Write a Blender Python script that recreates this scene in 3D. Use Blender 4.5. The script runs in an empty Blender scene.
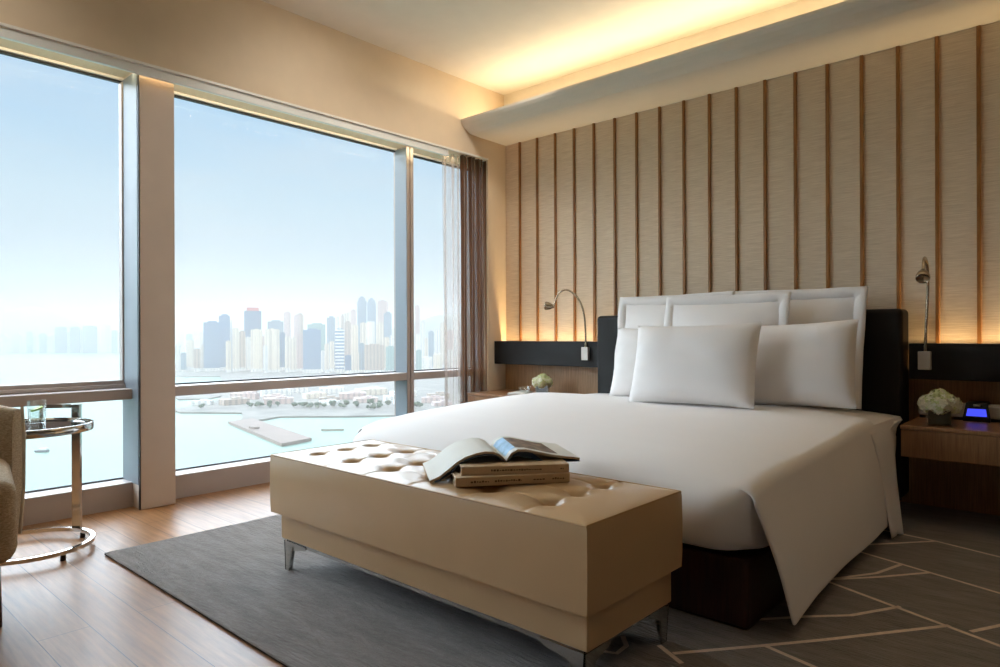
import bpy, bmesh, math, random
from mathutils import Vector, Matrix, Euler, noise
random.seed(7)
PI = math.pi
SC = bpy.context.scene
COL = SC.collection

# ------------------------------------------------------------------ materials
def lin(c):
    return tuple((v / 12.92 if v <= .04045 else ((v + .055) / 1.055) ** 2.4) for v in [q / 255 for q in c]) + (1.0,)

class NT:
    def __init__(self, name):
        self.m = bpy.data.materials.new(name); self.m.use_nodes = True
        self.t = self.m.node_tree; self.n = self.t.nodes
        self.b = self.n['Principled BSDF']; self.o = self.n['Material Output']
    def add(self, typ, **kw):
        n = self.n.new(typ)
        for k, v in kw.items():
            if k in n.inputs: n.inputs[k].default_value = v
            else: setattr(n, k, v)
        return n
    def link(self, a, b): self.t.links.new(a, b)
    def setp(self, **kw):
        for k, v in kw.items(): self.b.inputs[k.replace('_', ' ')].default_value = v

def plain(name, rgb, rough=.5, metal=0., spec=.5, noise_amt=0., noise_scale=8., bump=0., bump_scale=60., stretch=(1, 1, 1), sheen=0.):
    """plain procedural material: base colour with a soft noise variation and a fine bump"""
    k = NT(name); k.setp(Roughness=rough, Metallic=metal)
    k.b.inputs['Specular IOR Level'].default_value = spec
    c = lin(rgb); k.b.inputs['Base Color'].default_value = c
    if sheen: k.b.inputs['Sheen Weight'].default_value = sheen
    tc = k.add('ShaderNodeTexCoord'); mp = k.add('ShaderNodeMapping'); mp.inputs['Scale'].default_value = stretch
    k.link(tc.outputs['Object'], mp.inputs['Vector'])
    if noise_amt:
        nz = k.add('ShaderNodeTexNoise', Scale=noise_scale, Detail=4.); k.link(mp.outputs[0], nz.inputs['Vector'])
        cr = k.add('ShaderNodeValToRGB'); e = cr.color_ramp.elements
        e[0].position = .3; e[1].position = .7
        e[0].color = tuple(v * (1 - noise_amt) for v in c[:3]) + (1,); e[1].color = tuple(min(1, v * (1 + noise_amt)) for v in c[:3]) + (1,)
        k.link(nz.outputs['Fac'], cr.inputs['Fac']); k.link(cr.outputs['Color'], k.b.inputs['Base Color'])
    if bump:
        n2 = k.add('ShaderNodeTexNoise', Scale=bump_scale, Detail=3.); k.link(mp.outputs[0], n2.inputs['Vector'])
        bp = k.add('ShaderNodeBump', Strength=bump, Distance=.01); k.link(n2.outputs['Fac'], bp.inputs['Height']); k.link(bp.outputs[0], k.b.inputs['Normal'])
    return k.m

def woodmat(name, dark, light, scale=(1, 1, 14), rough=.4, nscale=6.):
    """fine straight grain; the small entry of scale is the direction the grain runs"""
    k = NT(name); k.setp(Roughness=rough)
    tc = k.add('ShaderNodeTexCoord'); mp = k.add('ShaderNodeMapping'); mp.inputs['Scale'].default_value = scale
    k.link(tc.outputs['Object'], mp.inputs['Vector'])
    nz = k.add('ShaderNodeTexNoise', Scale=nscale, Detail=6., Roughness=.65); k.link(mp.outputs[0], nz.inputs['Vector'])
    cr = k.add('ShaderNodeValToRGB'); e = cr.color_ramp.elements; e[0].position = .3; e[1].position = .72
    e[0].color = lin(dark); e[1].color = lin(light)
    k.link(nz.outputs['Fac'], cr.inputs['Fac']); k.link(cr.outputs['Color'], k.b.inputs['Base Color'])
    bp = k.add('ShaderNodeBump', Strength=.08, Distance=.004); k.link(nz.outputs['Fac'], bp.inputs['Height']); k.link(bp.outputs[0], k.b.inputs['Normal'])
    return k.m

def floor_material():
    k = NT('oak_planks'); k.setp(Roughness=.36)
    tc = k.add('ShaderNodeTexCoord')
    br = k.add('ShaderNodeTexBrick', Scale=1.0); br.offset = .37; br.inputs['Brick Width'].default_value = 1.9; br.inputs['Row Height'].default_value = .155
    br.inputs['Mortar Size'].default_value = .0016; br.inputs['Mortar Smooth'].default_value = .2; br.inputs['Bias'].default_value = 0.
    br.inputs['Color1'].default_value = (.25, .25, .25, 1); br.inputs['Color2'].default_value = (.75, .75, .75, 1); br.inputs['Mortar'].default_value = (0, 0, 0, 1)
    k.link(tc.outputs['Object'], br.inputs['Vector'])
    mp = k.add('ShaderNodeMapping'); mp.inputs['Scale'].default_value = (1.2, 16, 1); k.link(tc.outputs['Object'], mp.inputs['Vector'])
    nz = k.add('ShaderNodeTexNoise', Scale=3., Detail=6., Roughness=.6); k.link(mp.outputs[0], nz.inputs['Vector'])
    mx = k.add('ShaderNodeMath', operation='MULTIPLY_ADD'); mx.inputs[1].default_value = .35
    k.link(br.outputs['Color'], mx.inputs[0]); k.link(nz.outputs['Fac'], mx.inputs[2])
    cr = k.add('ShaderNodeValToRGB'); e = cr.color_ramp.elements; e[0].position = .36; e[1].position = .95
    e[0].color = lin((112, 74, 44)); e[1].color = lin((176, 128, 84))
    k.link(mx.outputs[0], cr.inputs['Fac'])
    mix = k.add('ShaderNodeMix', data_type='RGBA'); k.link(br.outputs['Fac'], mix.inputs['Factor'])
    k.link(cr.outputs['Color'], mix.inputs[6]); mix.inputs[7].default_value = lin((58, 36, 22)); k.link(mix.outputs[2], k.b.inputs['Base Color'])
    bp = k.add('ShaderNodeBump', Strength=.25, Distance=.003, invert=True); k.link(br.outputs['Fac'], bp.inputs['Height']); k.link(bp.outputs[0], k.b.inputs['Normal'])
    return k.m

def weave_material(name, c0, c1, sx, sy, sz, rough=.85, bump=.35):
    """woven cloth with horizontal slubs"""
    k = NT(name); k.setp(Roughness=rough); k.b.inputs['Specular IOR Level'].default_value = .2
    tc = k.add('ShaderNodeTexCoord'); mp = k.add('ShaderNodeMapping'); mp.inputs['Scale'].default_value = (sx, sy, sz)
    k.link(tc.outputs['Object'], mp.inputs['Vector'])
    nz = k.add('ShaderNodeTexNoise', Scale=1., Detail=5., Roughness=.7); k.link(mp.outputs[0], nz.inputs['Vector'])
    cr = k.add('ShaderNodeValToRGB'); e = cr.color_ramp.elements; e[0].position = .3; e[1].position = .7; e[0].color = lin(c0); e[1].color = lin(c1)
    k.link(nz.outputs['Fac'], cr.inputs['Fac']); k.link(cr.outputs['Color'], k.b.inputs['Base Color'])
    bp = k.add('ShaderNodeBump', Strength=bump, Distance=.004); k.link(nz.outputs['Fac'], bp.inputs['Height']); k.link(bp.outputs[0], k.b.inputs['Normal'])
    return k.m

def glassmat(name, tint=(1, 1, 1, 1), gloss=.06, rough=.0, fres=.5):
    k = NT(name); k.n.remove(k.b)
    tr = k.add('ShaderNodeBsdfTransparent', Color=tint); gl = k.add('ShaderNodeBsdfGlossy', Roughness=rough); gl.inputs['Color'].default_value = (1, 1, 1, 1)
    lw = k.add('ShaderNodeLayerWeight', Blend=.25)
    ml = k.add('ShaderNodeMath', operation='MULTIPLY_ADD'); ml.inputs[1].default_value = fres; ml.inputs[2].default_value = gloss
    k.link(lw.outputs['Fresnel'], ml.inputs[0])
    mx = k.add('ShaderNodeMixShader'); k.link(ml.outputs[0], mx.inputs[0]); k.link(tr.outputs[0], mx.inputs[1]); k.link(gl.outputs[0], mx.inputs[2]); k.link(mx.outputs[0], k.o.inputs['Surface'])
    return k.m

def sheermat(name, rgb, alpha):
    k = NT(name); k.n.remove(k.b)
    tr = k.add('ShaderNodeBsdfTransparent'); df = k.add('ShaderNodeBsdfDiffuse', Color=lin(rgb)); tl = k.add('ShaderNodeBsdfTranslucent', Color=lin(rgb))
    m1 = k.add('ShaderNodeMixShader'); m1.inputs[0].default_value = .45; k.link(df.outputs[0], m1.inputs[1]); k.link(tl.outputs[0], m1.inputs[2])
    tc = k.add('ShaderNodeTexCoord'); mp = k.add('ShaderNodeMapping'); mp.inputs['Scale'].default_value = (120, 120, 3)
    k.link(tc.outputs['Object'], mp.inputs['Vector']); nz = k.add('ShaderNodeTexNoise', Scale=1., Detail=2.); k.link(mp.outputs[0], nz.inputs['Vector'])
    ml = k.add('ShaderNodeMath', operation='MULTIPLY_ADD'); ml.inputs[1].default_value = .3; ml.inputs[2].default_value = alpha - .15; k.link(nz.outputs['Fac'], ml.inputs[0])
    mx = k.add('ShaderNodeMixShader'); k.link(ml.outputs[0], mx.inputs[0]); k.link(tr.outputs[0], mx.inputs[1]); k.link(m1.outputs[0], mx.inputs[2]); k.link(mx.outputs[0], k.o.inputs['Surface'])
    return k.m

def emat(name, rgb, strength):
    k = NT(name); k.b.inputs['Base Color'].default_value = (0, 0, 0, 1)
    k.b.inputs['Emission Color'].default_value = lin(rgb); k.b.inputs['Emission Strength'].default_value = strength
    return k.m

def facade(name, wall, pane, du, dz, fu=.5, fz=.5):
    """tower facade: windows as a grid of panes on the wall colour (object space, metres)"""
    k = NT(name); k.setp(Roughness=.6); k.b.inputs['Specular IOR Level'].default_value = .25
    tc = k.add('ShaderNodeTexCoord'); sp = k.add('ShaderNodeSeparateXYZ'); k.link(tc.outputs['Object'], sp.inputs[0])
    ad = k.add('ShaderNodeMath', operation='ADD'); k.link(sp.outputs['X'], ad.inputs[0]); k.link(sp.outputs['Y'], ad.inputs[1])
    def band(sock, d, f):
        a = k.add('ShaderNodeMath', operation='DIVIDE'); a.inputs[1].default_value = d; k.link(sock, a.inputs[0])
        b = k.add('ShaderNodeMath', operation='FRACT'); k.link(a.outputs[0], b.inputs[0])
        c = k.add('ShaderNodeMath', operation='LESS_THAN'); c.inputs[1].default_value = f; k.link(b.outputs[0], c.inputs[0]); return c.outputs[0]
    m = k.add('ShaderNodeMath', operation='MULTIPLY'); k.link(band(ad.outputs[0], du, fu), m.inputs[0]); k.link(band(sp.outputs['Z'], dz, fz), m.inputs[1])
    nz = k.add('ShaderNodeTexNoise', Scale=.02, Detail=2.); k.link(tc.outputs['Object'], nz.inputs['Vector'])
    mx = k.add('ShaderNodeMix', data_type='RGBA'); k.link(m.outputs[0], mx.inputs['Factor']); mx.inputs[6].default_value = lin(wall); mx.inputs[7].default_value = lin(pane)
    k.link(mx.outputs[2], k.b.inputs['Base Color'])
    return k.m

M = {}
M['floor'] = floor_material()
M['wall'] = plain('warm_wall_paint', (222, 203, 176), .75, spec=.25, noise_amt=.02, bump=.04)
M['ceil'] = plain('ceiling_paint', (234, 227, 214), .8, spec=.2, noise_amt=.015)
M['walnutwall'] = plain('brown_wall_covering', (140, 127, 116), .8, spec=.2, noise_amt=.03)
M['pillar'] = plain('satin_pillar_panel', (206, 190, 176), .45, noise_amt=.02)
M['frame'] = plain('window_frame_paint', (178, 166, 160), .4, noise_amt=.02)
M['jamb'] = plain('sky_tinted_reveal', (120, 128, 135), .4, noise_amt=.02)  # bluish sky light on the window reveals, put into the colour
M['bead'] = plain('white_metal_bead', (232, 228, 220), .35)
M['cassette'] = plain('grey_blind_cassette', (228, 230, 226), .4)
M['gasket'] = plain('black_gasket', (22, 22, 24), .5)
M['glass'] = glassmat('window_glass', (.985, .995, .995, 1), .001, 0., .04)
M['fabricwall'] = weave_material('wall_fabric', (208, 184, 156), (240, 221, 196), 7, 7, 190, bump=.3)
M['batten'] = woodmat('gold_brown_batten', (128, 82, 36), (168, 116, 60), (8, 8, 1))
M['panelwood'] = woodmat('oak_veneer', (148, 110, 74), (194, 152, 110), (26, 26, .8))
M['darkwood'] = woodmat('dark_walnut', (40, 18, 14), (74, 38, 28), (18, 18, .8), .35)
M['nightwood'] = woodmat('nightstand_veneer', (116, 82, 54), (164, 120, 82), (26, 26, .8), .35)
M['leather'] = plain('black_leather', (27, 25, 25), .55, spec=.3, noise_amt=.12, bump=.12, bump_scale=180)
M['cream'] = plain('cream_leather', (192, 158, 117), .29, spec=.6, noise_amt=.03, noise_scale=5, bump=.05, bump_scale=220)
M['creamseam'] = plain('cream_piping', (190, 154, 108), .45, noise_amt=.03)
M['chrome'] = plain('polished_chrome', (205, 203, 198), .09, 1., noise_amt=.01)
M['nickel'] = plain('brushed_nickel', (176, 162, 142), .25, 1., noise_amt=.03)
M['white'] = plain('white_cotton', (234, 229, 226), .85, spec=.15, noise_amt=.012, noise_scale=2.5, bump=.06, bump_scale=14, sheen=.15)
M['white2'] = plain('white_sateen', (236, 231, 228), .75, spec=.2, noise_amt=.012, noise_scale=2.5, bump=.05, bump_scale=12, sheen=.15)
M['rugpile'] = plain('charcoal_pile', (124, 116, 111), .95, spec=.08, noise_amt=.2, noise_scale=26, bump=.9, bump_scale=110, stretch=(.22, 1, 1), sheen=.22)
M['rugline'] = plain('pale_carved_line', (226, 206, 190), .95, spec=.08, noise_amt=.08, noise_scale=60)
M['rugedge'] = plain('dark_rug_binding', (58, 48, 42), .9, spec=.08, noise_amt=.1)
M['tweed'] = weave_material('beige_tweed', (150, 130, 106), (208, 190, 164), 90, 90, 240, bump=.5)
M['piping'] = plain('cream_chair_piping', (206, 194, 174), .6, noise_amt=.03)
M['legwood'] = woodmat('dark_leg_wood', (52, 28, 18), (88, 50, 32), (20, 20, 2))
M['tableglass'] = plain('smoked_glass_top', (40, 40, 42), .06, noise_amt=.02)
M['clear'] = glassmat('clear_glass', (.97, .985, .98, 1), .04, 0., .3)
M['water'] = glassmat('water_in_glass', (.93, .96, .95, 1), .05)
M['lime'] = plain('lime_slice', (150, 180, 60), .5, noise_amt=.2, noise_scale=80)
M['petal'] = plain('hydrangea_petal', (238, 234, 206), .7, noise_amt=.1, noise_scale=30)
M['petalg'] = plain('green_hydrangea_petal', (216, 220, 156), .7, noise_amt=.12, noise_scale=30)
M['moss'] = plain('dark_leaf_lining', (22, 36, 24), .5, noise_amt=.4, noise_scale=40)
M['paper'] = plain('white_paper', (226, 224, 216), .8, spec=.2, noise_amt=.02)
M['paperedge'] = plain('page_edges', (196, 176, 148), .85, noise_amt=.1, noise_scale=4, stretch=(1, 1, 160))
M['cover'] = plain('tan_book_cloth', (208, 180, 146), .7, noise_amt=.05, noise_scale=30)
M['cover2'] = plain('kraft_book_cloth', (214, 186, 152), .7, noise_amt=.05, noise_scale=30)
M['ink'] = plain('brown_print', (92, 68, 48), .8)
M['skypage'] = plain('sky_lit_page', (150, 188, 218), .7, noise_amt=.25, noise_scale=22)  # blue is sky light on the page slope, painted into the colour
M['coverblue'] = plain('slate_blue_cover', (70, 92, 120), .5, noise_amt=.15)
M['pict'] = plain('brown_photo_print', (120, 98, 80), .6, noise_amt=.6, noise_scale=26)
M['greymesh'] = plain('grey_speaker_cloth', (186, 178, 170), .8, noise_amt=.08, noise_scale=200, bump=.3, bump_scale=500)
M['blackplastic'] = plain('black_plastic', (14, 14, 16), .3, noise_amt=.05)
M['display'] = emat('blue_display', (70, 80, 255), 1.1)
M['silverbtn'] = plain('silver_button', (170, 170, 168), .3, .8)
M['switch'] = plain('matte_silver_plate', (206, 198, 188), .4, .2, noise_amt=.02)
M['sheer'] = sheermat('white_sheer', (206, 188, 178), .34)
M['tulle'] = sheermat('brown_tulle', (122, 86, 62), .78)
M['led'] = emat('warm_led', (255, 214, 150), 6.)
M['sea'] = plain('teal_sea', (110, 140, 122), .5, spec=.3, noise_amt=.05, noise_scale=.004, bump=.2, bump_scale=.05)
M['land'] = plain('waterfront_ground', (140, 132, 122), .9, noise_amt=.25, noise_scale=.02)
M['pier'] = plain('concrete_pier', (150, 130, 118), .9, noise_amt=.08, noise_scale=.03)
M['rock'] = plain('pale_rock', (176, 166, 150), .9, noise_amt=.2, noise_scale=.1)
M['hill'] = plain('distant_hill', (120, 128, 116), .95, noise_amt=.15, noise_scale=.004)
M['leaf'] = plain('park_foliage', (76, 92, 62), .9, noise_amt=.3, noise_scale=.15)
M['boat'] = plain('boat_hull', (120, 124, 128), .6)
FAC = {'glassblue': facade('blue_glass_facade', (128, 152, 178), (92, 120, 152), 6, 4, .7, .6),
       'deepblue': facade('deep_blue_facade', (88, 118, 150), (64, 94, 128), 8, 4, .7, .7),
       'glassgrey': facade('grey_glass_facade', (140, 158, 172), (108, 130, 148), 9, 5, .5, .6),
       'teal': facade('green_glass_facade', (146, 176, 172), (116, 150, 150), 10, 5, .5, .6),
       'cream': facade('cream_tile_facade', (234, 222, 204), (196, 184, 170), 14, 3.4, .36, .7),
       'white': facade('white_tile_facade', (240, 236, 228), (190, 192, 194), 12, 3.6, .4, .6),
       'pink': facade('pink_tile_facade', (214, 190, 182), (172, 154, 152), 12, 3.6, .42, .6),
       'brown': facade('beige_brown_facade', (196, 176, 160), (152, 138, 130), 13, 4, .45, .6),
       'stripe': facade('white_blue_banded_facade', (240, 240, 238), (112, 140, 172), 400, 13, 1.1, .5)}
M['red'] = plain('red_crown', (200, 84, 76), .6)
M['signwhite'] = plain('white_roof_sign', (246, 246, 244), .5)

# ------------------------------------------------------------------ mesh helpers
def nb(): return bmesh.new()

def box(bm, x0, x1, y0, y1, z0, z1, bev=0., seg=2, mat=0):
    vs = [bm.verts.new(p) for p in ((x0, y0, z0), (x1, y0, z0), (x1, y1, z0), (x0, y1, z0), (x0, y0, z1), (x1, y0, z1), (x1, y1, z1), (x0, y1, z1))]
    fs = [bm.faces.new([vs[i] for i in q]) for q in ((3, 2, 1, 0), (4, 5, 6, 7), (0, 1, 5, 4), (1, 2, 6, 5), (2, 3, 7, 6), (3, 0, 4, 7))]
    for f in fs: f.material_index = mat
    if bev:
        es = list({e for f in fs for e in f.edges})
        r = bmesh.ops.bevel(bm, geom=es, offset=bev, segments=seg, profile=.5, affect='EDGES')
        for f in r['faces']: f.material_index = mat
    return bm

def tube(bm, pts, r, seg=10, closed=False, cap=True, mat=0):
    pts = [Vector(p) for p in pts]; n = len(pts); rings = []
    rr = r if isinstance(r, (list, tuple)) else [r] * n
    up = None
    for i, p in enumerate(pts):
        a = pts[(i - 1) % n] if closed or i else p; b = pts[(i + 1) % n] if closed or i < n - 1 else p
        t = (b - a).normalized()
        if up is None: up = Vector((0, 0, 1)) if abs(t.z) < .9 else Vector((1, 0, 0))
        s = t.cross(up).normalized(); up = s.cross(t).normalized()
        rings.append([bm.verts.new(p + (s * math.cos(2 * PI * k / seg) + up * math.sin(2 * PI * k / seg)) * rr[i]) for k in range(seg)])
    for i in range(n if closed else n - 1):
        A = rings[i]; B = rings[(i + 1) % n]
        for k in range(seg):
            f = bm.faces.new((A[k], A[(k + 1) % seg], B[(k + 1) % seg], B[k])); f.material_index = mat; f.smooth = True
    if cap and not closed:
        bm.faces.new(rings[0][::-1]).material_index = mat; bm.faces.new(rings[-1]).material_index = mat
    return bm

def bar(bm, pts, w, h, closed=False, mat=0):
    """flat bar of rectangular section w (sideways) x h (up) along a path"""
    pts = [Vector(p) for p in pts]; n = len(pts); rings = []
    for i, p in enumerate(pts):
        a = pts[(i - 1) % n] if closed or i else p; b = pts[(i + 1) % n] if closed or i < n - 1 else p
        t = (b - a).normalized(); s = t.cross(Vector((0, 0, 1))).normalized() if abs(t.z) < .99 else Vector((1, 0, 0)); u = s.cross(t)
        rings.append([bm.verts.new(p + s * x * w / 2 + u * y * h / 2) for x, y in ((-1, -1), (1, -1), (1, 1), (-1, 1))])
    for i in range(n if closed else n - 1):
        A = rings[i]; B = rings[(i + 1) % n]
        for k in range(4): bm.faces.new((A[k], A[(k + 1) % 4], B[(k + 1) % 4], B[k])).material_index = mat
    if not closed: bm.faces.new(rings[0][::-1]); bm.faces.new(rings[-1])
    return bm

def lathe(bm, prof, cx=0, cy=0, seg=32, mat=0, smooth=True):
    rings = []
    for r, z in prof:
        rings.append([bm.verts.new((cx + r * math.cos(2 * PI * k / seg), cy + r * math.sin(2 * PI * k / seg), z)) for k in range(seg)])
    for A, B in zip(rings, rings[1:]):
        for k in range(seg):
            f = bm.faces.new((A[k], A[(k + 1) % seg], B[(k + 1) % seg], B[k])); f.smooth = smooth; f.material_index = mat
    if prof[0][0] > 1e-6: bm.faces.new(rings[0][::-1]).material_index = mat
    if prof[-1][0] > 1e-6: bm.faces.new(rings[-1]).material_index = mat
    bmesh.ops.remove_doubles(bm, verts=bm.verts, dist=1e-6)
    return bm

def grid(bm, rows, mat=0, smooth=True):
    V = [[bm.verts.new(p) for p in row] for row in rows]
    for a, b in zip(V, V[1:]):
        for i in range(len(a) - 1):
            f = bm.faces.new((a[i], a[i + 1], b[i + 1], b[i])); f.smooth = smooth; f.material_index = mat
    return V

def prism(bm, poly, z0, z1, mat=0):
    a = [bm.verts.new((x, y, z0)) for x, y in poly]; b = [bm.verts.new((x, y, z1)) for x, y in poly]; n = len(poly)
    fs = [bm.faces.new(a[::-1]), bm.faces.new(b)] + [bm.faces.new((a[i], a[(i + 1) % n], b[(i + 1) % n], b[i])) for i in range(n)]
    for f in fs: f.material_index = mat
    bmesh.ops.recalc_face_normals(bm, faces=fs)
    return bm

def xprism(bm, prof, x0, x1, mat=0, smooth=False):
    """profile of (y, z) pulled along x"""
    a = [bm.verts.new((x0, y, z)) for y, z in prof]; b = [bm.verts.new((x1, y, z)) for y, z in prof]; n = len(prof)
    fs = [bm.faces.new(a[::-1]), bm.faces.new(b)] + [bm.faces.new((a[i], a[(i + 1) % n], b[(i + 1) % n], b[i])) for i in range(n)]
    for f in fs: f.material_index = mat; f.smooth = False
    bmesh.ops.recalc_face_normals(bm, faces=fs)
    return bm

def blob(bm, c, r, sub=2, sq=(1, 1, 1), jit=0., mat=0):
    res = bmesh.ops.create_icosphere(bm, subdivisions=sub, radius=1.)
    for v in res['verts']:
        d = 1 + (jit * noise.noise(v.co * 2.3 + Vector(c) * 3.1) if jit else 0)
        v.co = Vector((v.co.x * sq[0], v.co.y * sq[1], v.co.z * sq[2])) * r * d + Vector(c)
        for f in v.link_faces: f.smooth = True; f.material_index = mat
    return bm

def obj(name, bm, mats, parent=None, local=False, smooth=None):
    if not isinstance(mats, (list, tuple)): mats = [mats]
    if parent is not None and not local: bmesh.ops.transform(bm, matrix=parent.matrix_basis.inverted() if parent.parent is None else (parent.parent.matrix_basis @ parent.matrix_basis).inverted(), verts=bm.verts)
    bmesh.ops.recalc_face_normals(bm, faces=bm.faces) if smooth is not None else None
    me = bpy.data.meshes.new(name); bm.to_mesh(me); bm.free()
    if smooth:
        for p in me.polygons: p.use_smooth = True
    if any(p.use_smooth for p in me.polygons): me.set_sharp_from_angle(angle=math.radians(52))
    for m in mats: me.materials.append(m)
    o = bpy.data.objects.new(name, me); COL.objects.link(o)
    if parent is not None: o.parent = parent
    return o

def tag(o, label, cat, group=None):
    o['label'] = label; o['category'] = cat
    if group: o['group'] = group
    return o

def thing(name, label, cat, loc=(0, 0, 0), rz=0., group=None):
    o = bpy.data.objects.new(name, None); COL.objects.link(o); o.empty_display_size = .1
    o.location = loc; o.rotation_euler = (0, 0, rz)
    o.matrix_basis = Matrix.Translation(loc) @ Matrix.Rotation(rz, 4, 'Z')
    return tag(o, label, cat, group)

def struct(name, bm, mats, parent=None, smooth=None):
    o = obj(name, bm, mats, parent, smooth=smooth)
    if parent is None: o['kind'] = 'structure'
    return o

def sroot(name, loc=(0, 0, 0)):
    o = bpy.data.objects.new(name, None); COL.objects.link(o); o.location = loc; o.matrix_basis = Matrix.Translation(loc); o['kind'] = 'structure'
    return o

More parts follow.
